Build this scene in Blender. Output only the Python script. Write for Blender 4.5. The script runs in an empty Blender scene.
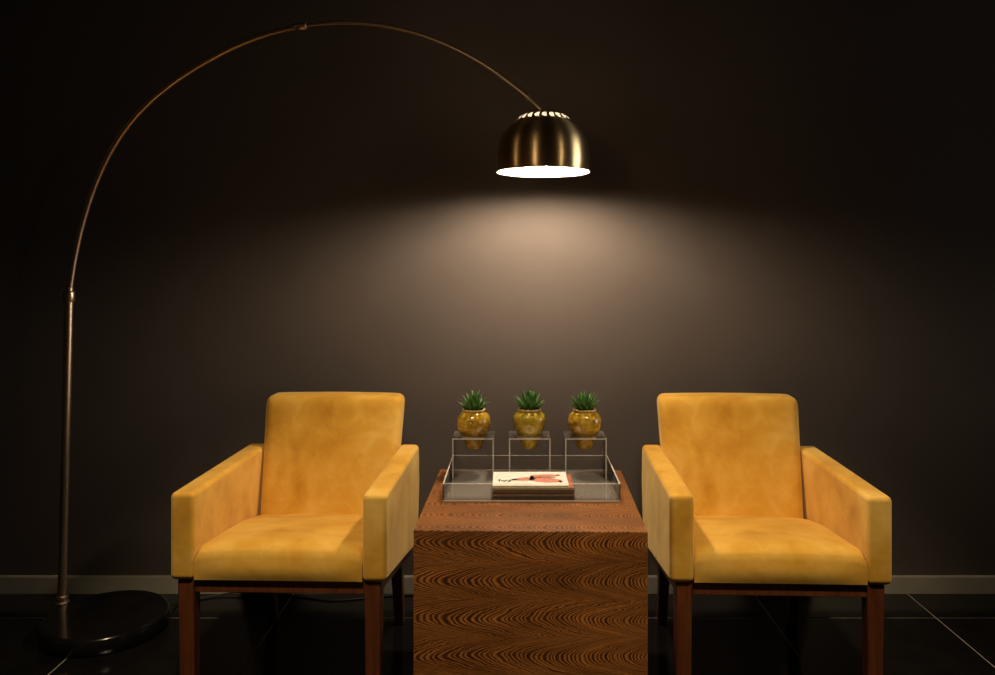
import bpy, bmesh, math, random
from mathutils import Vector, Matrix
random.seed(7)
S = bpy.context.scene
C = bpy.context.collection
PI = math.pi
R = math.radians

# ------------------------------------------------------------------ camera
CAMH, F, VX, VY = 1.292, 783.0, 514.0, 263.0
cam = bpy.data.cameras.new('camera'); camo = bpy.data.objects.new('camera', cam); C.objects.link(camo)
camo.location = (0, 0, CAMH); camo.rotation_euler = (R(90), 0, 0)
cam.sensor_width = 36; cam.lens = F/995*36
cam.shift_x = -(VX-497.5)/995; cam.shift_y = -(337.5-VY)/995
cam.clip_start = 0.05
S.camera = camo
def at(px, py, Y):
    return Vector(((px-VX)*Y/F, Y, CAMH-(py-VY)*Y/F))

# ------------------------------------------------------------------ world, lights, exposure
W = bpy.data.worlds.new('world'); S.world = W; W.use_nodes = True
W.node_tree.nodes['Background'].inputs[0].default_value = (1.0, .58, .30, 1)
W.node_tree.nodes['Background'].inputs[1].default_value = 0.003
S.view_settings.view_transform = 'Standard'; S.view_settings.look = 'None'
S.view_settings.exposure = 0.0; S.view_settings.gamma = 1.0; S.view_settings.use_curve_mapping = False
S.cycles.use_denoising = True
S.cycles.max_bounces = 10; S.cycles.transparent_max_bounces = 24
S.cycles.caustics_reflective = False; S.cycles.caustics_refractive = False
S.cycles.sample_clamp_indirect = 4.0

BULB_STRENGTH = 880.0
BULB_COLOR = (1.0, .80, .58, 1)
def downlight(x, y, power, half, blend, target=None):
    l = bpy.data.lights.new('ceiling_downlight', 'SPOT'); l.energy = power; l.color = (1.0, .79, .50)
    l.spot_size = R(2*half); l.spot_blend = blend; l.shadow_soft_size = .06
    o = bpy.data.objects.new('ceiling_downlight', l); C.objects.link(o); o.location = (x, y, 2.7)
    if target:
        d = Vector(target)-o.location
        o.rotation_euler = d.to_track_quat('-Z', 'Y').to_euler()
    return o
# recessed ceiling spots of the room, in front of the seats
downlight(-.55, 1.05, 190, 25, .85, (-.62, 2.02, .35))
downlight(.70, 1.05, 190, 25, .85, (.74, 2.02, .35))
# unseen area lights: right-hand window, then three strips added to streak the metal
def unseen_light(loc, target, w, h, power, col, spread=180):
    l = bpy.data.lights.new('unseen_area_light', 'AREA'); l.shape = 'RECTANGLE'; l.size = w; l.size_y = h; l.energy = power; l.color = col; l.spread = R(spread)
    o = bpy.data.objects.new('unseen_area_light', l); C.objects.link(o); o.location = loc
    o.rotation_euler = (Vector(target)-Vector(loc)).to_track_quat('-Z', 'Y').to_euler()
unseen_light((3.4, 2.35, 1.7), (0, 2.5, 1.6), 1.3, 2.2, 2.4, (1.0, .96, .86), 40)
unseen_light((-1.3, -.9, 1.9), (0, 2.4, 1.7), .07, 2.6, .34, (1.0, .72, .40), 28)
unseen_light((2.3, .1, 1.9), (0, 2.4, 1.7), .07, 2.6, .30, (1.0, .78, .48), 28)
unseen_light((-3.4, 1.4, 1.9), (0, 2.4, 1.7), .12, 2.6, .22, (1.0, .66, .36), 45)

# ------------------------------------------------------------------ materials
def mat(name):
    m = bpy.data.materials.new(name); m.use_nodes = True
    nt = m.node_tree; return m, nt, nt.nodes['Principled BSDF']
def N(nt, t, **kw):
    n = nt.nodes.new(t)
    for k, v in kw.items():
        if k in n.inputs: n.inputs[k].default_value = v
        else: setattr(n, k, v)
    return n
def ramp(nt, stops, fac=None):
    r = N(nt, 'ShaderNodeValToRGB'); e = r.color_ramp.elements
    while len(e) < len(stops): e.new(.5)
    for q, (p, c) in zip(e, stops): q.position = p; q.color = (*c, 1)
    if fac is not None: nt.links.new(fac, r.inputs[0])
    return r
def math_(nt, op, a, b=None):
    n = N(nt, 'ShaderNodeMath'); n.operation = op
    for i, v in enumerate((a, b)):
        if v is None: continue
        if isinstance(v, (int, float)): n.inputs[i].default_value = v
        else: nt.links.new(v, n.inputs[i])
    return n.outputs[0]
def bump(nt, b, h, strength, dist):
    n = N(nt, 'ShaderNodeBump'); n.inputs['Strength'].default_value = strength; n.inputs['Distance'].default_value = dist
    nt.links.new(h, n.inputs['Height']); nt.links.new(n.outputs[0], b.inputs['Normal'])
def noise(nt, scale, detail=4, rough=.5, dist=0., vec=None, coord='Object'):
    if vec is None:
        tc = N(nt, 'ShaderNodeTexCoord'); vec = tc.outputs[coord]
    n = N(nt, 'ShaderNodeTexNoise'); n.inputs['Scale'].default_value = scale; n.inputs['Detail'].default_value = detail
    n.inputs['Roughness'].default_value = rough; n.inputs['Distortion'].default_value = dist
    nt.links.new(vec, n.inputs['Vector']); return n.outputs['Fac']
def simple(name, col, rough=.5, metal=0., spec=.5, var=.0, scale=30):
    m, nt, b = mat(name)
    b.inputs['Roughness'].default_value = rough; b.inputs['Metallic'].default_value = metal
    b.inputs['Specular IOR Level'].default_value = spec
    f = noise(nt, scale)
    lo = [c*(1-var) for c in col]; hi = [min(1, c*(1+var)) for c in col]
    r = ramp(nt, [(.3, lo), (.7, hi)], f); nt.links.new(r.outputs[0], b.inputs['Base Color'])
    return m

def velvet():
    m, nt, b = mat('mustard_velvet')
    tc = N(nt, 'ShaderNodeTexCoord')
    f1 = noise(nt, 4.5, 3, .5, .5, tc.outputs['Object'])
    f2 = noise(nt, 13, 4, .6, .7, tc.outputs['Object'])
    mix = math_(nt, 'ADD', math_(nt, 'MULTIPLY', f1, .70), math_(nt, 'MULTIPLY', f2, .30))
    r = ramp(nt, [(.32, (.45, .205, .016)), (.5, (.62, .335, .042)), (.68, (.74, .470, .120))], mix)
    nt.links.new(r.outputs[0], b.inputs['Base Color'])
    b.inputs['Roughness'].default_value = .85; b.inputs['Specular IOR Level'].default_value = .15
    b.inputs['Sheen Weight'].default_value = .5; b.inputs['Sheen Roughness'].default_value = .45
    b.inputs['Sheen Tint'].default_value = (1, .78, .38, 1)
    fine = noise(nt, 420, 2, .6, 0, tc.outputs['Object'])
    h = math_(nt, 'ADD', math_(nt, 'MULTIPLY', fine, .25), f2)
    bump(nt, b, h, .25, .006)
    return m
def veneer():
    m, nt, b = mat('wenge_veneer')
    tc = N(nt, 'ShaderNodeTexCoord'); sp = N(nt, 'ShaderNodeSeparateXYZ'); nt.links.new(tc.outputs['UV'], sp.inputs[0])
    u, v = sp.outputs[0], sp.outputs[1]
    mp = N(nt, 'ShaderNodeMapping'); mp.inputs['Scale'].default_value = (2.6, 11, 1); nt.links.new(tc.outputs['UV'], mp.inputs[0])
    wob = noise(nt, 1.6, 4, .55, .3, mp.outputs[0])
    mp3 = N(nt, 'ShaderNodeMapping'); mp3.inputs['Scale'].default_value = (40, 110, 1); nt.links.new(tc.outputs['UV'], mp3.inputs[0])
    wob2 = noise(nt, 1.0, 3, .6, .3, mp3.outputs[0])
    vv = math_(nt, 'DIVIDE', math_(nt, 'ADD', v, .0195), .097)
    leaf = math_(nt, 'SUBTRACT', math_(nt, 'FRACT', vv), .5)
    drift = math_(nt, 'MULTIPLY', math_(nt, 'SUBTRACT', wob, .5), .42)
    leaf = math_(nt, 'ABSOLUTE', math_(nt, 'ADD', leaf, drift))
    par = math_(nt, 'MULTIPLY', math_(nt, 'POWER', leaf, 1.9), .68)
    f = math_(nt, 'SUBTRACT', u, par)
    f = math_(nt, 'ADD', f, math_(nt, 'MULTIPLY', wob2, .005))
    # ring spacing tightens towards +u
    f = math_(nt, 'MULTIPLY', f, math_(nt, 'ADD', 52.0, math_(nt, 'MULTIPLY', u, 45.0)))
    cb = N(nt, 'ShaderNodeCombineXYZ'); nt.links.new(f, cb.inputs[0])
    f = math_(nt, 'ADD', f, math_(nt, 'MULTIPLY', noise(nt, .45, 2, .5, 0, cb.outputs[0]), 2.4))
    s = math_(nt, 'SINE', math_(nt, 'MULTIPLY', f, 2*PI))
    s = math_(nt, 'MULTIPLY_ADD', s, .5); nt.nodes[-1].inputs[2].default_value = .5
    amp = noise(nt, 1.1, 3, .5, .3, mp.outputs[0])
    s = math_(nt, 'MULTIPLY', s, math_(nt, 'ADD', math_(nt, 'MULTIPLY', amp, 1.5), .2))
    mp2 = N(nt, 'ShaderNodeMapping'); mp2.inputs['Scale'].default_value = (30, 900, 1); nt.links.new(tc.outputs['UV'], mp2.inputs[0])
    pore = noise(nt, 1.0, 3, .6, .2, mp2.outputs[0])
    tot = math_(nt, 'ADD', math_(nt, 'MULTIPLY', s, .50), math_(nt, 'MULTIPLY', pore, .55))
    r = ramp(nt, [(.24, (.022, .007, .002)), (.44, (.085, .030, .007)), (.64, (.260, .094, .020)), (.88, (.420, .160, .036))], tot)
    nt.links.new(r.outputs[0], b.inputs['Base Color'])
    b.inputs['Roughness'].default_value = .42; b.inputs['Specular IOR Level'].default_value = .4
    bump(nt, b, tot, .15, .001)
    return m
def legwood():
    m, nt, b = mat('dark_stained_wood')
    tc = N(nt, 'ShaderNodeTexCoord'); mp = N(nt, 'ShaderNodeMapping'); mp.inputs['Scale'].default_value = (60, 60, 5)
    nt.links.new(tc.outputs['Object'], mp.inputs[0])
    f = noise(nt, 1.0, 5, .6, .5, mp.outputs[0])
    r = ramp(nt, [(.3, (.070, .018, .006)), (.7, (.160, .048, .015))], f); nt.links.new(r.outputs[0], b.inputs['Base Color'])
    b.inputs['Roughness'].default_value = .38
    return m
def wallpaint():
    m, nt, b = mat('taupe_wall_paint')
    f = noise(nt, 1.3, 6, .6, .4); f2 = noise(nt, 260, 2, .5)
    r = ramp(nt, [(.3, (.096, .078, .066)), (.7, (.112, .091, .078))], f); nt.links.new(r.outputs[0], b.inputs['Base Color'])
    b.inputs['Roughness'].default_value = .7; b.inputs['Specular IOR Level'].default_value = .25
    bump(nt, b, f2, .08, .001)
    return m
def tilemat():
    m, nt, b = mat('black_polished_tile')
    f = noise(nt, 9, 5, .6, .4)
    r = ramp(nt, [(.3, (.006, .005, .005)), (.7, (.011, .010, .009))], f); nt.links.new(r.outputs[0], b.inputs['Base Color'])
    b.inputs['Roughness'].default_value = .16; b.inputs['Specular IOR Level'].default_value = .45
    return m
def brushed(name, col, rough, aniso=.7):
    m, nt, b = mat(name)
    tc = N(nt, 'ShaderNodeTexCoord'); mp = N(nt, 'ShaderNodeMapping'); mp.inputs['Scale'].default_value = (6, 6, 500)
    nt.links.new(tc.outputs['Object'], mp.inputs[0])
    f = noise(nt, 1.0, 3, .6, 0, mp.outputs[0])
    r = ramp(nt, [(.3, [c*.85 for c in col]), (.7, col)], f); nt.links.new(r.outputs[0], b.inputs['Base Color'])
    b.inputs['Metallic'].default_value = 1; b.inputs['Roughness'].default_value = rough
    b.inputs['Anisotropic'].default_value = aniso; b.inputs['Anisotropic Rotation'].default_value = .25
    tg = N(nt, 'ShaderNodeTangent'); tg.direction_type = 'RADIAL'; tg.axis = 'Z'
    nt.links.new(tg.outputs[0], b.inputs['Tangent'])
    return m
def glaze(name, a, bb, c):
    m, nt, b = mat(name)
    f = noise(nt, 38, 6, .7, 1.5); f2 = noise(nt, 14, 3, .6, .8)
    t = math_(nt, 'ADD', math_(nt, 'MULTIPLY', f, .6), math_(nt, 'MULTIPLY', f2, .4))
    r = ramp(nt, [(.36, a), (.5, bb), (.64, c)], t); nt.links.new(r.outputs[0], b.inputs['Base Color'])
    b.inputs['Roughness'].default_value = .14; b.inputs['Coat Weight'].default_value = .5; b.inputs['Coat Roughness'].default_value = .08
    bump(nt, b, f, .25, .002)
    return m
def leafmat():
    m, nt, b = mat('succulent_green')
    f = noise(nt, 30, 3)
    r = ramp(nt, [(.3, (.035, .110, .018)), (.7, (.085, .230, .040))], f); nt.links.new(r.outputs[0], b.inputs['Base Color'])
    b.inputs['Roughness'].default_value = .4
    return m
def acrylic(name, milk, gl):
    """clear sheet: straight-through transparency, fresnel gloss, a little haze"""
    m, nt, b = mat(name); nt.nodes.remove(b); out = nt.nodes['Material Output']
    tr = N(nt, 'ShaderNodeBsdfTransparent'); tr.inputs[0].default_value = (.97, .97, .96, 1)
    gs = N(nt, 'ShaderNodeBsdfGlossy'); gs.inputs['Roughness'].default_value = .05
    df = N(nt, 'ShaderNodeBsdfDiffuse'); df.inputs[0].default_value = (.80, .74, .68, 1)
    fr = N(nt, 'ShaderNodeFresnel'); fr.inputs[0].default_value = 1.49
    fm = math_(nt, 'MULTIPLY', fr.outputs[0], gl)
    m1 = N(nt, 'ShaderNodeMixShader'); nt.links.new(fm, m1.inputs[0]); nt.links.new(tr.outputs[0], m1.inputs[1]); nt.links.new(gs.outputs[0], m1.inputs[2])
    m2 = N(nt, 'ShaderNodeMixShader'); m2.inputs[0].default_value = milk
    nt.links.new(m1.outputs[0], m2.inputs[1]); nt.links.new(df.outputs[0], m2.inputs[2]); nt.links.new(m2.outputs[0], out.inputs[0])
    return m
def emit(name, col, s):
    m, nt, b = mat(name); b.inputs['Base Color'].default_value = (1, 1, 1, 1)
    b.inputs['Emission Color'].default_value = col; b.inputs['Emission Strength'].default_value = s
    return m

M = dict(velvet=velvet(), veneer=veneer(), wood=legwood(), wall=wallpaint(), tile=tilemat(),
    grout=simple('pale_grout', (.60, .56, .50), .8, var=.12),
    base=simple('brushed_aluminium_skirting', (.42, .39, .32), .45, metal=0., var=.06, scale=12),
    shade=brushed('brushed_brass_steel', (.95, .70, .38), .33, .85),
    steel=brushed('polished_steel_tube', (.90, .66, .46), .34, .0),
    inner=simple('white_enamel', (.76, .74, .70), .5),
    marble=simple('black_marble', (.008, .007, .007), .18, var=.3, scale=14),
    bulb=emit('lit_bulb', BULB_COLOR, BULB_STRENGTH),
    cord=simple('black_cord', (.012, .011, .010), .45),
    clear=acrylic('clear_acrylic', .02, 1.0), edge=acrylic('acrylic_cut_edge', .55, 1.6), sheet=acrylic('acrylic_tray_floor', .10, 2.0),
    pot_a=glaze('mustard_glaze', (.17, .080, .008), (.42, .245, .018), (.62, .43, .080)),
    pot_b=glaze('olive_glaze', (.20, .125, .010), (.40, .285, .022), (.60, .47, .095)),
    rim=simple('cream_glaze_rim', (.62, .44, .20), .25, var=.2, scale=60),
    leaf=leafmat(), soil=simple('dark_soil', (.018, .012, .008), .9, var=.4, scale=120),
    paper=simple('page_paper', (.66, .60, .50), .7, var=.12, scale=200))

# ------------------------------------------------------------------ helpers
def obj(name, bm, m, parent=None, loc=(0, 0, 0), rot=(0, 0, 0), smooth=False):
    me = bpy.data.meshes.new(name); bmesh.ops.recalc_face_normals(bm, faces=bm.faces[:]); bm.to_mesh(me); bm.free()
    if smooth:
        for p in me.polygons: p.use_smooth = True
        me.set_sharp_from_angle(angle=R(48))
    for mm in (m if isinstance(m, (list, tuple)) else [m]): me.materials.append(M[mm] if isinstance(mm, str) else mm)
    o = bpy.data.objects.new(name, me); C.objects.link(o); o.parent = parent; o.location = loc; o.rotation_euler = rot
    return o
def tag(o, label=None, cat=None, group=None, kind=None):
    for k, v in (('label', label), ('category', cat), ('group', group), ('kind', kind)):
        if v: o[k] = v
    return o
def thing(name, label, cat, loc=(0, 0, 0), rz=0, group=None):
    o = bpy.data.objects.new(name, None); C.objects.link(o); o.location = loc; o.rotation_euler = (0, 0, rz); o.empty_display_size = .1
    return tag(o, label, cat, group)
def copy_tree(o, parent=None):
    c = o.copy(); C.objects.link(c); c.parent = parent
    for ch in list(o.children): copy_tree(ch, c)
    return c
def box(bm, x0, x1, y0, y1, z0, z1):
    vs = [bm.verts.new(p) for p in ((x0, y0, z0), (x1, y0, z0), (x1, y1, z0), (x0, y1, z0), (x0, y0, z1), (x1, y0, z1), (x1, y1, z1), (x0, y1, z1))]
    return [bm.faces.new([vs[i] for i in f]) for f in ((0, 3, 2, 1), (4, 5, 6, 7), (0, 1, 5, 4), (1, 2, 6, 5), (2, 3, 7, 6), (3, 0, 4, 7))]
def bx(*a):
    bm = bmesh.new(); box(bm, *a); return bm
def bevel(bm, w, seg=2):
    bmesh.ops.bevel(bm, geom=bm.edges[:], offset=w, segments=seg, profile=.5, affect='EDGES'); return bm
def lathe(prof, n=48):
    """prof: (r, z) list; closed at r == 0 ends"""
    bm = bmesh.new(); rings = []
    for r, z in prof:
        if r < 1e-6: rings.append([bm.verts.new((0, 0, z))])
        else: rings.append([bm.verts.new((r*math.cos(2*PI*i/n), r*math.sin(2*PI*i/n), z)) for i in range(n)])
    for a, b in zip(rings, rings[1:]):
        for i in range(n):
            j = (i+1) % n
            if len(a) == 1 and len(b) > 1: bm.faces.new((a[0], b[j], b[i]))
            elif len(b) == 1 and len(a) > 1: bm.faces.new((a[i], a[j], b[0]))
            elif len(a) > 1: bm.faces.new((a[i], a[j], b[j], b[i]))
    return bm
def tube(pts, radii, n=14, caps=True):
    bm = bmesh.new(); pts = [Vector(p) for p in pts]
    if isinstance(radii, (int, float)): radii = [radii]*len(pts)
    rings = []; up = None
    for i, p in enumerate(pts):
        t = (pts[min(i+1, len(pts)-1)]-pts[max(i-1, 0)]).normalized()
        if up is None: up = t.orthogonal().normalized()
        up = (up-t*up.dot(t)).normalized(); s = t.cross(up)
        rings.append([bm.verts.new(p+radii[i]*(math.cos(2*PI*k/n)*up+math.sin(2*PI*k/n)*s)) for k in range(n)])
    for a, b in zip(rings, rings[1:]):
        for k in range(n): bm.faces.new((a[k], a[(k+1) % n], b[(k+1) % n], b[k]))
    if caps: bm.faces.new(rings[0][::-1]); bm.faces.new(rings[-1])
    return bm
def spline(pts, n=8):
    pts = [Vector(p) for p in pts]; out = []
    P = [2*pts[0]-pts[1]]+pts+[2*pts[-1]-pts[-2]]
    for i in range(1, len(P)-2):
        a, b, c, d = P[i-1:i+3]
        for k in range(n):
            t = k/n
            out.append(.5*((2*b)+(c-a)*t+(2*a-5*b+4*c-d)*t*t+(3*b-a-3*c+d)*t**3))
    out.append(pts[-1]); return out
def rounded(hx, hy, hz, r, n, fn=None):
    """rounded box on a dense grid, half sizes h*, corner radius r; fn deforms a point"""
    bm = bmesh.new(); bmesh.ops.create_cube(bm, size=2.0)
    bmesh.ops.subdivide_edges(bm, edges=bm.edges[:], cuts=n, use_grid_fill=True)
    for v in bm.verts:
        q = []
        for c, h in zip(v.co, (hx, hy, hz)):
            # pack grid lines toward the ends so the rounding is smooth
            a = abs(c); a = a**.62
            q.append(math.copysign(a, c)*h)
        inn = Vector([max(-h+r, min(h-r, c)) for c, h in zip(q, (hx, hy, hz))])
        d = Vector(q)-inn
        p = inn+(d.normalized()*r if d.length > 1e-9 else d)
        v.co = fn(p) if fn else p
    return bm

# ------------------------------------------------------------------ setting
WALL_Y = 3.07
tag(obj('wall_back', bx(-6, 6, WALL_Y, WALL_Y+.12, -.02, 3.4), 'wall'), 'dark taupe painted wall behind the chairs', None, None, 'structure')
T = .6; G = .0021
floor = tag(obj('floor', bx(-6, 6, -1.0, WALL_Y, -.06, -.0016), 'grout'), 'black polished tile floor with thin pale grout lines', None, None, 'structure')
tile_me = None
def tile(x0, x1, y0, y1):
    global tile_me
    full = abs(x1-x0-T) < 1e-6 and abs(y1-y0-T) < 1e-6
    hx, hy = (x1-x0)/2-G, (y1-y0)/2-G
    if full and tile_me:
        o = bpy.data.objects.new('tile', tile_me); C.objects.link(o); o.parent = floor
    else:
        bm = bx(-hx, hx, -hy, hy, -.0015, 0)
        bmesh.ops.bevel(bm, geom=[e for e in bm.edges if all(v.co.z > -.0005 for v in e.verts)], offset=.0006, segments=1, affect='EDGES')
        o = obj('tile', bm, 'tile', floor)
        if full: tile_me = o.data
    o.location = ((x0+x1)/2, (y0+y1)/2, 0)
XL = -.8625; YL = 2.852
for i in range(-5, 9):
    x = XL+T*i
    tile(x, x+T, YL, WALL_Y)
    for j in range(1, 6): tile(x, x+T, YL-T*j, YL-T*(j-1))
bb = bx(-6, 6, WALL_Y-.012, WALL_Y, 0, .067)
bmesh.ops.bevel(bb, geom=[e for e in bb.edges if all(v.co.z > .06 and v.co.y < WALL_Y-.01 for v in e.verts)], offset=.003, segments=2, affect='EDGES')
tag(obj('baseboard_back', bb, 'base'), 'pale brushed skirting along the back wall', None, None, 'structure')

# ------------------------------------------------------------------ side table (veneered cube)
tab = thing('side_table', 'cube side table in figured dark wenge veneer between the armchairs', 'table', (.042+.006, 2.305, 0), R(-1.2))
TH = .605; HW = .3; PT = .022
g = .0003
def panel(name, o, ux, vx, w, h, n, closed=False):
    """flat veneered board: origin corner o, axes ux, vx, thickness PT inward along n; UV in metres"""
    bm = bmesh.new(); uvl = bm.loops.layers.uv.new('uv'); o, ux, vx, n = map(Vector, (o, ux, vx, n))
    e = .0012
    P = [o+ux*(a*w)+vx*(b*h) for a, b in ((0, 0), (1, 0), (1, 1), (0, 1))]
    P += [o+ux*(a*w+(PT-g)*(1-2*a))+vx*(b*h+(PT-g)*((1-2*b) if (b == 0 or closed) else 0))+n*PT for a, b in ((0, 0), (1, 0), (1, 1), (0, 1))]
    vs = [bm.verts.new(p) for p in P]
    for f in ((0, 1, 2, 3), (7, 6, 5, 4), (0, 4, 5, 1), (1, 5, 6, 2), (2, 6, 7, 3), (3, 7, 4, 0)): bm.faces.new([vs[i] for i in f])
    bmesh.ops.bevel(bm, geom=bm.edges[:], offset=e, segments=1, affect='EDGES')
    for f in bm.faces:
        for l in f.loops:
            d = l.vert.co-o; l[uvl].uv = (d.dot(ux), d.dot(vx))
    return obj(name, bm, 'veneer', tab)
panel('top_panel', (-HW, -HW, TH), (1, 0, 0), (0, 1, 0), 2*HW, 2*HW, (0, 0, -1), True)
panel('front_panel', (-HW, -HW, TH-.0004), (1, 0, 0), (0, 0, -1), 2*HW, TH-.0004, (0, 1, 0))
panel('back_panel', (HW, HW, TH-.0004), (-1, 0, 0), (0, 0, -1), 2*HW, TH-.0004, (0, -1, 0))
panel('side_panel', (-HW, HW, TH-.0004), (0, -1, 0), (0, 0, -1), 2*HW, TH-.0004, (1, 0, 0))
panel('side_panel', (HW, -HW, TH-.0004), (0, 1, 0), (0, 0, -1), 2*HW, TH-.0004, (-1, 0, 0))

# ------------------------------------------------------------------ armchairs
def side_profile(pts, x0, x1):
    bm = bmesh.new()
    a = [bm.verts.new((x0, y, z)) for y, z in pts]; b = [bm.verts.new((x1, y, z)) for y, z in pts]
    bm.faces.new(a[::-1]); bm.faces.new(b)
    n = len(pts)
    for i in range(n): bm.faces.new((a[i], a[(i+1) % n], b[(i+1) % n], b[i]))
    return bm
def leg(bx0, bx1, by0, by1, tx0, tx1, ty0, ty1, z0, z1t, slope=0):
    """tapered square post; bottom rect (b*), top rect (t*); the top follows the seat's slope"""
    bm = bmesh.new()
    lo = [bm.verts.new(p) for p in ((bx0, by0, z0), (bx1, by0, z0), (bx1, by1, z0), (bx0, by1, z0))]
    hi = [bm.verts.new((x, y, z1t-slope*(y-ty0))) for x, y in ((tx0, ty0), (tx1, ty0), (tx1, ty1), (tx0, ty1))]
    bm.faces.new(lo[::-1]); bm.faces.new(hi)
    for i in range(4): bm.faces.new((lo[i], lo[(i+1) % 4], hi[(i+1) % 4], hi[i]))
    return bevel(bm, .0025, 1)
OW, AT = .305, .068          # half width over the arms, arm thickness
def zb(y): return .405-.17*y  # underside of the upholstery, falling to the rear
def make_chair(label, loc, rz):
    t = thing('armchair', label, 'armchair', loc, rz, 'mustard velvet armchairs')
    # arms
    for s in (-1, 1):
        prof = [(0, zb(0)), (0, .649), (.615, .649), (.61, .52), (.585, zb(.585))]
        x0, x1 = (OW-AT, OW) if s > 0 else (-OW, -OW+AT)
        bm = side_profile(prof, x0, x1)
        # soften: subdivide and puff the faces a little
        bmesh.ops.bevel(bm, geom=bm.edges[:], offset=.015, segments=5, profile=.5, affect='EDGES')
        o = obj('armrest', bm, 'velvet', t, smooth=True)
        md = o.modifiers.new('normals', 'WEIGHTED_NORMAL'); md.keep_sharp = True; md.weight = 80
    # seat cushion: crowned top rolling over the front edge, sitting on the frame
    SW, SD = .2368, .255
    def roll(d, r): return 0 if d >= r else r-math.sqrt(max(0, r*r-(r-d)**2))
    def fs(x, y, k):
        u, yy = x/SW, y+SD
        H = .497-.100*yy-.35*max(0, yy-.25)**2
        H += .015*(1-abs(u)**2.2)*min(1, .35+yy/.16)*(1-.5*max(0, yy-.3)/.2)
        H -= roll(yy, .055)*.62+roll(SW-abs(x), .022)*.75
        yo = yy+.004-.007*(1-abs(u)**4)*math.sin(PI*min(1, max(0, k)))
        lo = zb(yy)+.0005
        return Vector((x, yo, lo+(H-lo)*k))
    bm = bmesh.new(); bmesh.ops.create_cube(bm, size=2.0)
    bmesh.ops.subdivide_edges(bm, edges=bm.edges[:], cuts=40, use_grid_fill=True)
    pk = lambda c: math.copysign(abs(c)**.5, c)
    for v in bm.verts: v.co = fs(pk(v.co.x)*SW, pk(v.co.y)*SD, (v.co.z+1)/2)
    obj('seat', bm, 'velvet', t, smooth=True)
    # backrest: slab leaning back, narrower at the bottom
    def fb(p):
        x, y, z = p
        k = (z+.25)/.5
        w = .915+.085*k
        y2 = y-.014*(1-(x/.245)**2)*(1-(2*k-1)**2)*(1 if y < 0 else .2)
        return Vector((x*w, .495+.013+y2+.14*k-.0,   .319+.5*k+ (.004*(1-(x/.245)**2) if k > .9 else 0)))
    obj('backrest', rounded(.245, .052, .25, .028, 26, fb), 'velvet', t, smooth=True)
    # frame
    LW = .046; IN = .018
    for s in (-1, 1):
        xo = s*(OW-IN); xi = s*(OW-IN-LW); a, b = sorted((xo, xi)); c, d = sorted((s*(OW-IN-.004), s*(OW-IN-LW+.003)))
        obj('leg', leg(c, d, .018, .058, a, b, .012, .012+LW, 0, zb(.012)-.001, .17), 'wood', t)
        rx = s*(OW-.055); a, b = sorted((rx, rx-s*.042)); c, d = sorted((rx-s*.004, rx-s*.036))
        obj('leg', leg(c, d, .625, .66, a, b, .545, .59, 0, zb(.545)-.001, .17), 'wood', t)
        x0, x1 = sorted((s*(OW-IN-.006), s*(OW-IN-.030)))
        y0, y1 = .012+LW+.001, .544
        o = side_profile([(y0, zb(y0)-.036), (y0, zb(y0)-.001), (y1, zb(y1)-.001), (y1, zb(y1)-.036)], x0, x1)
        obj('side_rail', bevel(o, .0015, 1), 'wood', t)
    xr = OW-IN-LW-.001
    obj('front_rail', bevel(side_profile([(.016, zb(.016)-.036), (.016, zb(.016)-.001), (.042, zb(.042)-.001), (.042, zb(.042)-.036)], -xr, xr), .0015, 1), 'wood', t)
    obj('back_rail', bevel(side_profile([(.552, zb(.552)-.036), (.552, zb(.552)-.001), (.576, zb(.576)-.001), (.576, zb(.576)-.036)], -.205, .205), .0015, 1), 'wood', t)
    return t
ch1 = make_chair('mustard velvet armchair nearest the floor lamp base, its right arm beside the table', (-.659, 2.18, 0), R(-1.7))
ch2 = copy_tree(ch1); ch2.location = (.737, 2.16, 0); ch2.rotation_euler = (0, 0, R(-2.0))
ch2['label'] = 'mustard velvet armchair on the far side of the table from the lamp pole'

# ------------------------------------------------------------------ arc floor lamp
LP_Y, LS_Y = 2.84, 2.62
def lamp_at(px, py):
    k = (px-66)/(543-66); return at(px, py, LP_Y+(LS_Y-LP_Y)*max(0, min(1, k)))
bc = at(106, 613, 2.757)
lamp = thing('arc_floor_lamp', 'tall arching metal floor lamp with domed brass shade and black round base', 'floor lamp', (bc.x, bc.y, 0))
inv = Vector((-bc.x, -bc.y, 0))
BR = .205
prof = [(0, 0), (BR-.006, 0), (BR, .006), (BR, .046), (BR-.003, .054), (BR-.012, .06), (0, .06)]
obj('base', lathe(prof, 72), 'marble', lamp, smooth=False)
for p in lamp.children[0].data.polygons: p.use_smooth = abs(p.normal.z) < .95
pf = lamp_at(62, 603); pf.z = .06; pt = lamp_at(69.2, 296)
obj('foot_collar', lathe([(0, 0), (.024, 0), (.024, .004), (.0205, .007), (.0205, .024), (.017, .027), (0, .027)], 28), 'steel', lamp, pf+inv, smooth=True)
obj('pole', tube([pf+inv, pt+inv], .0148, 20), 'steel', lamp, smooth=True)
d = (pt-pf).normalized()
obj('pole_collar', lathe([(0, -.022), (.019, -.022), (.0205, -.020), (.0205, .016), (.019, .018), (.014, .019), (.014, .03), (0, .03)], 28), 'steel', lamp, pt+inv, d.to_track_quat('Z', 'Y').to_euler(), smooth=True)
seg1 = [(69.3, 288.5), (73, 262), (84.5, 209), (105, 156), (130, 120), (155.7, 94), (192.4, 68), (233.7, 45), (270.5, 32), (298, 25.6)]
seg2 = [(298, 25.6), (342, 21.4), (373, 24), (404, 29.5), (434.8, 39.4), (463, 52), (491, 68.4), (513.5, 85.8), (529, 98.5)]
arc = spline([pt+d*.01]+[lamp_at(*p) for p in seg1[1:]]+[lamp_at(*p) for p in seg2[1:]], 8)
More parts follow.
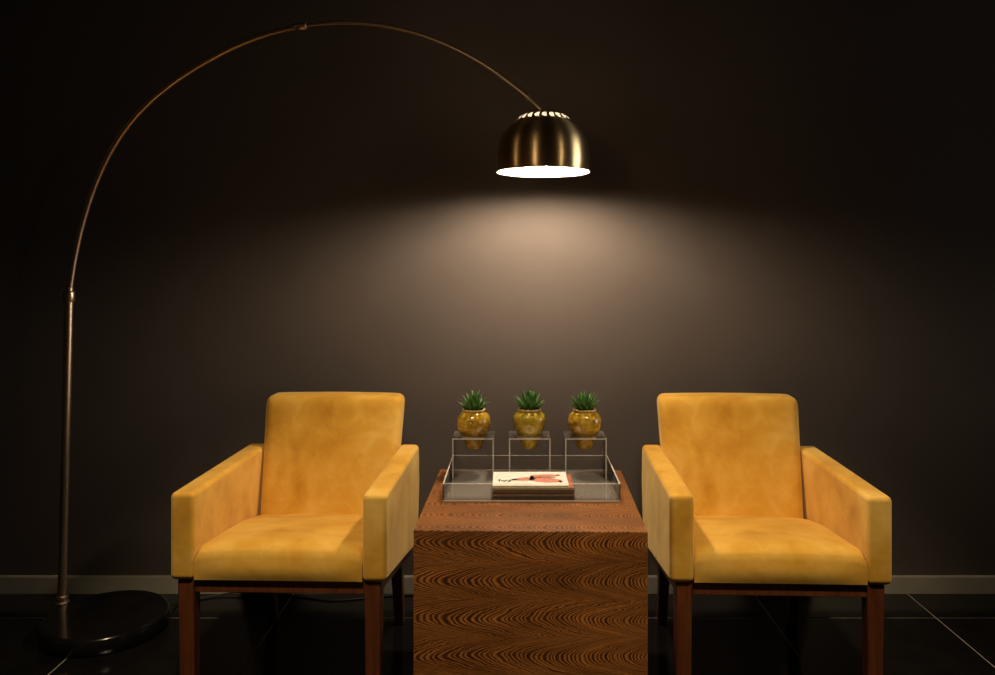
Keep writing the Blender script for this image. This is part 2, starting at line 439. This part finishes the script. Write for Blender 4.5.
for _ in range(60):   # even the bend out
    arc = [arc[0], arc[1]]+[arc[q]*.5+(arc[q-1]+arc[q+1])*.25 for q in range(2, len(arc)-2)]+arc[-2:]
cut = 8*(len(seg1)-1); s1 = arc[:cut+1]; s2 = arc[cut:]
obj('arc_tube', tube([p+inv for p in s1], .0105, 16), 'steel', lamp, smooth=True)
jd = (s2[1]-s1[-2]).normalized()
obj('joint_collar', lathe([(0, -.02), (.0125, -.02), (.014, -.017), (.014, .012), (.0125, .014), (.0125, .017), (.009, .019), (0, .019)], 24), 'steel', lamp, s1[-1]+inv, jd.to_track_quat('Z', 'Y').to_euler(), smooth=True)
obj('arc_rod', tube([p+inv for p in s2], .0066, 14), 'steel', lamp, smooth=True)
e0 = s2[-1]; SR = 46.5*LS_Y/F
sc_ = at(543.3, 172, LS_Y)                      # rim centre
topz = sc_.z+SR*1.25
e1 = Vector((sc_.x, LS_Y, topz+.006))
obj('shade_stem', tube([e0+inv-(e1-e0)*.15, e0+inv, e0+inv+(e1-e0)*.05, e1+inv], [.0095, .0095, .0082, .0082], 16), 'steel', lamp, smooth=True)
# shade: outer metal dome down to the rim, separate white lining
dp = [(.985, 0), (1.0, .10), (1.008, .24), (1.0, .40), (.975, .58), (.925, .73), (.83, .87), (.72, .98), (.60, 1.08)]
outer = [(p.x*SR, p.y*SR) for p in spline([(a, b, 0) for a, b in dp], 4)]
lining = [(r-.004 if r > .01 else r, z) for r, z in outer]; lining[0] = (outer[0][0]-.0015, outer[0][1]+.0008)
sh = obj('shade', lathe(outer, 96), 'shade', lamp, sc_+inv, smooth=True)
obj('shade_lining', lathe(lining, 72), 'inner', sh, smooth=True)
# vent cap: ring of open slots between spokes, then a closed crown
cpf = [(.60, 1.08), (.588, 1.10), (.572, 1.125), (.548, 1.155), (.515, 1.185), (.475, 1.208), (.44, 1.222), (.25, 1.245), (0, 1.25)]
NS = 22; SUB = 6; bm = bmesh.new(); rows = list(range(9))
vg = []
for k in rows:
    r, z = cpf[k][0]*SR, cpf[k][1]*SR
    if k == 8: vg.append([bm.verts.new((0, 0, z))]); continue
    vg.append([bm.verts.new((r*math.cos(2*PI*i/(NS*SUB)), r*math.sin(2*PI*i/(NS*SUB)), z)) for i in range(NS*SUB)])
for a in range(len(rows)-1):
    for i in range(NS*SUB):
        j = (i+1) % (NS*SUB); q = i % SUB
        hole = (a in (1, 4) and q in (2, 3, 4)) or (a in (2, 3) and q in (1, 2, 3, 4))
        if a in (1, 4) and q in (1,): hole = False
        if hole: continue
        if rows[a+1] == 8: bm.faces.new((vg[a][i], vg[a][j], vg[a+1][0]))
        else: bm.faces.new((vg[a][i], vg[a][j], vg[a+1][j], vg[a+1][i]))
vc = obj('vent_cap', bm, ['shade', 'inner'], sh, smooth=True)
so = vc.modifiers.new('thickness', 'SOLIDIFY'); so.thickness = .0016; so.offset = -1; so.material_offset = 1; so.material_offset_rim = 1
obj('rim_ring', tube([(SR*math.cos(2*PI*i/72), SR*math.sin(2*PI*i/72), 0) for i in range(73)], .0016, 8, False), 'inner', sh, smooth=True)
obj('finial', lathe([(0, SR*1.245), (.013, SR*1.245), (.014, SR*1.25+.002), (.014, SR*1.25+.009), (.011, SR*1.25+.013), (0, SR*1.25+.014)], 28), 'steel', sh, smooth=True)
# socket with a hood added to block the bulb's upward light, and bulb
obj('socket_light_hood', lathe([(0, SR*1.18), (.016, SR*1.18), (.018, .122), (.022, .108), (.042, .100), (.046, .092), (.043, .091), (.02, .096), (0, .096)], 32), 'inner', lamp, sc_+inv, smooth=True)
br = .036; bz = .050
bp = [(0, bz-br)]+[(br*math.sin(a), bz-br*math.cos(a)) for a in [PI*i/14 for i in range(1, 11)]]+[(.014, .0955), (0, .0955)]
obj('bulb', lathe(bp, 32), 'bulb', lamp, sc_+inv, smooth=True)

# cord from the lamp base along the foot of the wall
cp = [(bc.x+.16, 2.93, .010), (-1.26, 2.97, .004), (-1.15, 3.03, .006), (-1.05, 3.047, .012), (-.95, 3.045, .005), (-.82, 3.02, .0035), (-.70, 2.99, .0035), (-.62, 3.0, .0035), (-.5, 3.03, .0035), (-.3, 3.045, .0035), (0.1, 3.05, .0035)]
tag(obj('lamp_cord', tube(spline(cp, 8), .0034, 8), 'cord', smooth=True), 'thin black power cord lying along the skirting behind the lamp-side armchair', 'cord')

# ------------------------------------------------------------------ acrylic display tray
TZ = TH; A = .004
trx, try_, trw, trd, trh = .0515, 2.2545, .5125, .335, .051
tray = thing('acrylic_tray', 'clear acrylic magazine tray with low walls on the wooden table', 'tray', (trx, try_+trd/2, TZ), R(-.3))
def plate(name, x0, x1, y0, y1, z0, z1, parent, face='clear'):
    bm = bmesh.new(); fs = box(bm, x0, x1, y0, y1, z0, z1)
    dims = (x1-x0, y1-y0, z1-z0); ax = dims.index(min(dims))
    bm.normal_update()
    for f in fs:
        f.material_index = 0 if abs(f.normal[ax]) > .9 else 1
    return obj(name, bm, [face, 'edge'], parent)
hw, hd = trw/2, trd/2
plate('tray_floor', -hw, hw, -hd, hd, .0005, A, tray, 'sheet')
plate('tray_wall', -hw, hw, -hd, -hd+A, A+.0002, trh, tray)
plate('tray_wall', -hw, hw, hd-A, hd, A+.0002, trh, tray)
for s in (-1, 1):
    x0, x1 = sorted((s*hw, s*(hw-A)))
    plate('tray_wall', x0, x1, -hd+A+.0002, hd-A-.0002, A+.0002, trh, tray)
# risers
RY, RW, RD, RTOP = 2.527, .1315, .108, .738
HOLE = .0408
def riser_top(parent, z):
    n = 48; bm = bmesh.new(); hx, hy = RW/2, RD/2
    def ring(zz):
        inn = [bm.verts.new((HOLE*math.cos(2*PI*i/n), HOLE*math.sin(2*PI*i/n), zz)) for i in range(n)]
        out = []
        for i in range(n):
            c, s = math.cos(2*PI*i/n), math.sin(2*PI*i/n)
            k = min(hx/abs(c) if abs(c) > 1e-6 else 9, hy/abs(s) if abs(s) > 1e-6 else 9); out.append((c*k, s*k))
        # move the samples nearest the corners exactly onto them
        for cx in (-hx, hx):
            for cy in (-hy, hy):
                b = min(range(n), key=lambda i: (out[i][0]-cx)**2+(out[i][1]-cy)**2); out[b] = (cx, cy)
        return inn, [bm.verts.new((x, y, zz)) for x, y in out]
    i0, o0 = ring(z-A); i1, o1 = ring(z)
    for i in range(n):
        j = (i+1) % n
        bm.faces.new((i1[i], o1[i], o1[j], i1[j])); bm.faces.new((i0[i], i0[j], o0[j], o0[i]))
        f = bm.faces.new((o0[i], o0[j], o1[j], o1[i])); f.material_index = 1
        f = bm.faces.new((i0[i], i1[i], i1[j], i0[j])); f.material_index = 1
    return obj('riser_top', bm, ['clear', 'edge'], parent)
RX = [at(473.9, 0, RY).x, at(529.4, 0, RY).x, at(584.4, 0, RY).x]
def riser(x, label):
    base = TZ+A+.0004
    t = thing('acrylic_riser', label, 'display stand', (x, RY, base), 0, 'clear acrylic risers in the tray')
    h = RTOP-base
    riser_top(t, h)
    for s in (-1, 1):
        x0, x1 = sorted((s*RW/2, s*(RW/2-A)))
        plate('riser_side', x0, x1, -RD/2, RD/2, 0, h-A-.0002, t)
    return t
wh = ['nearest the lamp pole', 'in the middle of the three', 'farthest from the lamp pole']
for x, w in zip(RX, ['clear acrylic riser holding the mustard pot nearest the lamp pole', 'middle clear acrylic riser, holding the olive-yellow pot behind the magazines', 'clear acrylic riser holding the mustard pot farthest from the lamp pole']): riser(x, w)

# ------------------------------------------------------------------ potted succulents
PA = [(.021, 0), (.0245, .004), (.0285, .016), (.0325, .030), (.0395, .043), (.0480, .055), (.0530, .069), (.0548, .084), (.0535, .098), (.0480, .110), (.0400, .117), (.0355, .1195), (.0355, .123)]
PB = [(.017, 0), (.0215, .005), (.0275, .018), (.0335, .031), (.0395, .043), (.0445, .055), (.0500, .070), (.0538, .086), (.0540, .099), (.0490, .111), (.0400, .1185), (.0362, .121), (.0362, .1245)]
def leaf_mesh(L, w, bend):
    bm = bmesh.new(); rings = []; n = 7
    for i in range(n):
        t = i/(n-1); r = w*(math.sin(min(1, t*1.6+.42)*PI*.5) if t < .4 else 1-((t-.4)/.6)**1.6)
        r = max(r, .0002); a = bend*t
        c = Vector((L*t*math.sin(a*.6), 0, L*t*math.cos(a*.6)))
        nx = Vector((math.cos(a), 0, -math.sin(a)))
        rings.append([bm.verts.new(c+Vector((0, r, 0))+nx*(-r*.15)), bm.verts.new(c+nx*(r*.55)), bm.verts.new(c+Vector((0, -r, 0))+nx*(-r*.15)), bm.verts.new(c-nx*(r*.35))])
    for a, b in zip(rings, rings[1:]):
        for k in range(4): bm.faces.new((a[k], a[(k+1) % 4], b[(k+1) % 4], b[k]))
    bm.faces.new(rings[0][::-1]); bm.faces.new(rings[-1])
    me = bpy.data.meshes.new('leaf'); bmesh.ops.recalc_face_normals(bm, faces=bm.faces[:]); bm.to_mesh(me); bm.free()
    for p in me.polygons: p.use_smooth = True
    me.materials.append(M['leaf']); return me
LM = [leaf_mesh(.068, .0066, .25), leaf_mesh(.060, .0072, .45), leaf_mesh(.049, .0072, .6)]
def plant(x, prof, pm, label, H, seed, tilt):
    rnd = random.Random(seed)
    t = thing('potted_succulent', label, 'potted plant', (x, RY, RTOP-.043), rnd.uniform(0, 6), 'potted succulents on the risers')
    rt = prof[-1][0]; zt = prof[-1][1]
    outer = [(0, 0)]+[(r, z) for r, z in prof]
    inner = [(rt-.005, zt), (rt-.006, zt-.012), (0, zt-.012)]
    pot = obj('pot', lathe(outer+inner, 56), pm, t, smooth=True)
    obj('rim', lathe([(rt-.004, zt-.002), (rt-.004, zt+.003), (rt-.001, zt+.0045), (rt+.002, zt+.0035), (rt+.0025, zt+.0005), (rt+.0005, zt-.002), (rt-.004, zt-.002)], 48), 'rim', pot, smooth=True)
    obj('soil', lathe([(0, zt-.0115), (rt-.0065, zt-.0115), (rt-.0068, zt-.006), (rt*.5, zt-.003), (0, zt-.001)], 28), 'soil', t, smooth=True)
    for ring, (cnt, me, til, rr) in enumerate(((5, 0, 3, .004), (8, 0, 9, .009), (10, 1, 17, .013), (10, 2, 26, .016))):
        for i in range(cnt):
            o = bpy.data.objects.new('leaf', LM[me]); C.objects.link(o); o.parent = t
            az = 2*PI*(i+.5*(ring % 2)+rnd.uniform(-.2, .2))/cnt; tl = R(til+rnd.uniform(-7, 7))
            o.location = (rr*math.cos(az), rr*math.sin(az), zt-.006)
            o.rotation_euler = (Matrix.Rotation(az, 3, 'Z') @ Matrix.Rotation(tl, 3, 'Y')).to_euler()
            k = rnd.uniform(.88, 1.08)*H; o.scale = (k, k, k)
    return t
plant(RX[0], PA, 'pot_a', 'spiky green succulent in mustard glazed pot nearest the lamp pole', 1.0, 1, 0)
plant(RX[1], PB, 'pot_b', 'spiky green succulent in olive-yellow tapered pot, middle of the three', 1.05, 2, 0)
plant(RX[2], PA, 'pot_a', 'spiky green succulent in mustard glazed pot farthest from the lamp pole', 1.0, 3, 0)

# ------------------------------------------------------------------ magazines
mz = TZ+A+.0006; my0 = 2.268; mx0 = at(492.6, 0, 2.272).x; MW, MD = .236, .150
cols = [('dark_blue_print', (.10, .11, .12)), ('grey_print', (.62, .58, .52)), ('black_print', (.30, .29, .27)), ('brown_print', (.16, .075, .045)), ('olive_print', (.22, .20, .07)), ('white_cover', (.80, .76, .70))]
labels = ['magazine with dark blue-grey edge at the very bottom of the stack', 'magazine with pale grey edge, second from the bottom of the stack', 'magazine with black edge, third from the bottom of the stack',
          'magazine with red-brown cover edge showing, third from the top of the stack', 'magazine with olive edge just below the white top magazine', 'white magazine with a reclining pink figure on its cover, topmost of the stack']
pgc = [(.06, .065, .07), (.85, .80, .70), (.035, .03, .028), (.30, .17, .11), (.70, .64, .50), (.30, .28, .14)]
th = [.0058, .0062, .0058, .0066, .0056, .0052]
off = [(0, 0, 0), (.002, .002, .4), (-.001, .001, -.5), (.003, .003, .5), (.001, .0005, -.3), (-.0005, .004, .2)]
for i, ((cn, cc), lb, h, (ox, oy, rz)) in enumerate(zip(cols, labels, th, off)):
    w = MW-(.014 if i == 5 else 0)
    t = thing('magazine', lb, 'magazine', (mx0+MW/2+ox-(.007 if i == 5 else 0), my0+MD/2+oy, mz), R(rz), 'magazines stacked in the tray')
    cm = simple(cn, cc, .3, var=.12, scale=40); c = .0011; hx, hy = w/2, MD/2
    pm = simple('page_edges', pgc[i], .7, var=.15, scale=150)
    obj('pages', bx(-hx+.0012, hx-.0015, -hy+.0012, hy-.0006, c, h-c), pm, t)
    bm = bmesh.new(); box(bm, -hx, hx, -hy, hy, 0, c); box(bm, -hx, hx, -hy, hy, h-c, h); box(bm, -hx, hx, hy-.0006, hy, c, h-c)
    cv = obj('cover', bm, cm, t)
    if i == 3:
        pass
    if i == 4:   # the strip of this magazine's cover that shows beside the top one is reddish
        rm = simple('red_strip_print', (.36, .115, .070), .35, var=.3, scale=60)
        obj('cover_print', bx(hx-.020, hx-.001, -hy+.002, hy-.002, h, h+.0002), rm, cv)
    if i == 5:
        def flat(name, polys, m):
            bm = bmesh.new()
            for pl in polys: bm.faces.new([bm.verts.new((x, y, h+.00025)) for x, y in pl])
            for f in bm.faces: f.normal_update()
            return obj(name, bm, m, cv)
        def blob(x0, x1, yc, w0, w1, k=0):
            n = 10; a = []; b = []
            for q in range(n+1):
                s = q/n; ww = (w0+(w1-w0)*s)*(.35+.65*math.sin(PI*min(1, max(0, .06+.88*s)))); y = yc+k*s
                a.append((x0+(x1-x0)*s, y+ww)); b.append((x0+(x1-x0)*s, y-ww))
            return a+b[::-1]
        skin = simple('skin_pink_print', (.56, .23, .165), .35, var=.25, scale=90)
        dark = simple('dark_brown_print', (.07, .030, .022), .35, var=.3, scale=90)
        ink = simple('black_ink_print', (.02, .018, .017), .4)
        flat('figure_print', [blob(-.048, .014, -.012, .016, .022, .012), blob(.000, .090, .020, .022, .013, .014), blob(-.002, .092, -.006, .032, .026, -.022)], skin)
        for bl in ((-.056, -.038, -.012, .010, .010), (.002, .011, .020, .011, .008), (.080, .092, .036, .007, .009), (.084, .094, -.034, .011, .012), (.052, .078, .012, .003, .005)):
            flat('shadow_print', [blob(*bl)], dark)
        lt = []
        for (x, y, a, b) in ((-.098, -.022, .006, .003), (-.094, -.034, .003, .014), (-.088, -.026, .006, .004), (-.082, -.038, .005, .004), (-.078, -.032, .003, .006), (-.073, -.026, .003, .006), (-.066, -.022, .006, .004), (-.068, -.036, .006, .004), (-.062, -.030, .003, .006)):
            a *= 1.35; b *= 2.0; lt.append([(x, y), (x+a, y), (x+a+.001, y+b), (x+.001, y+b)])
        flat('lettering', lt, ink)
    mz += h+.0002+(.0003 if i == 4 else 0)
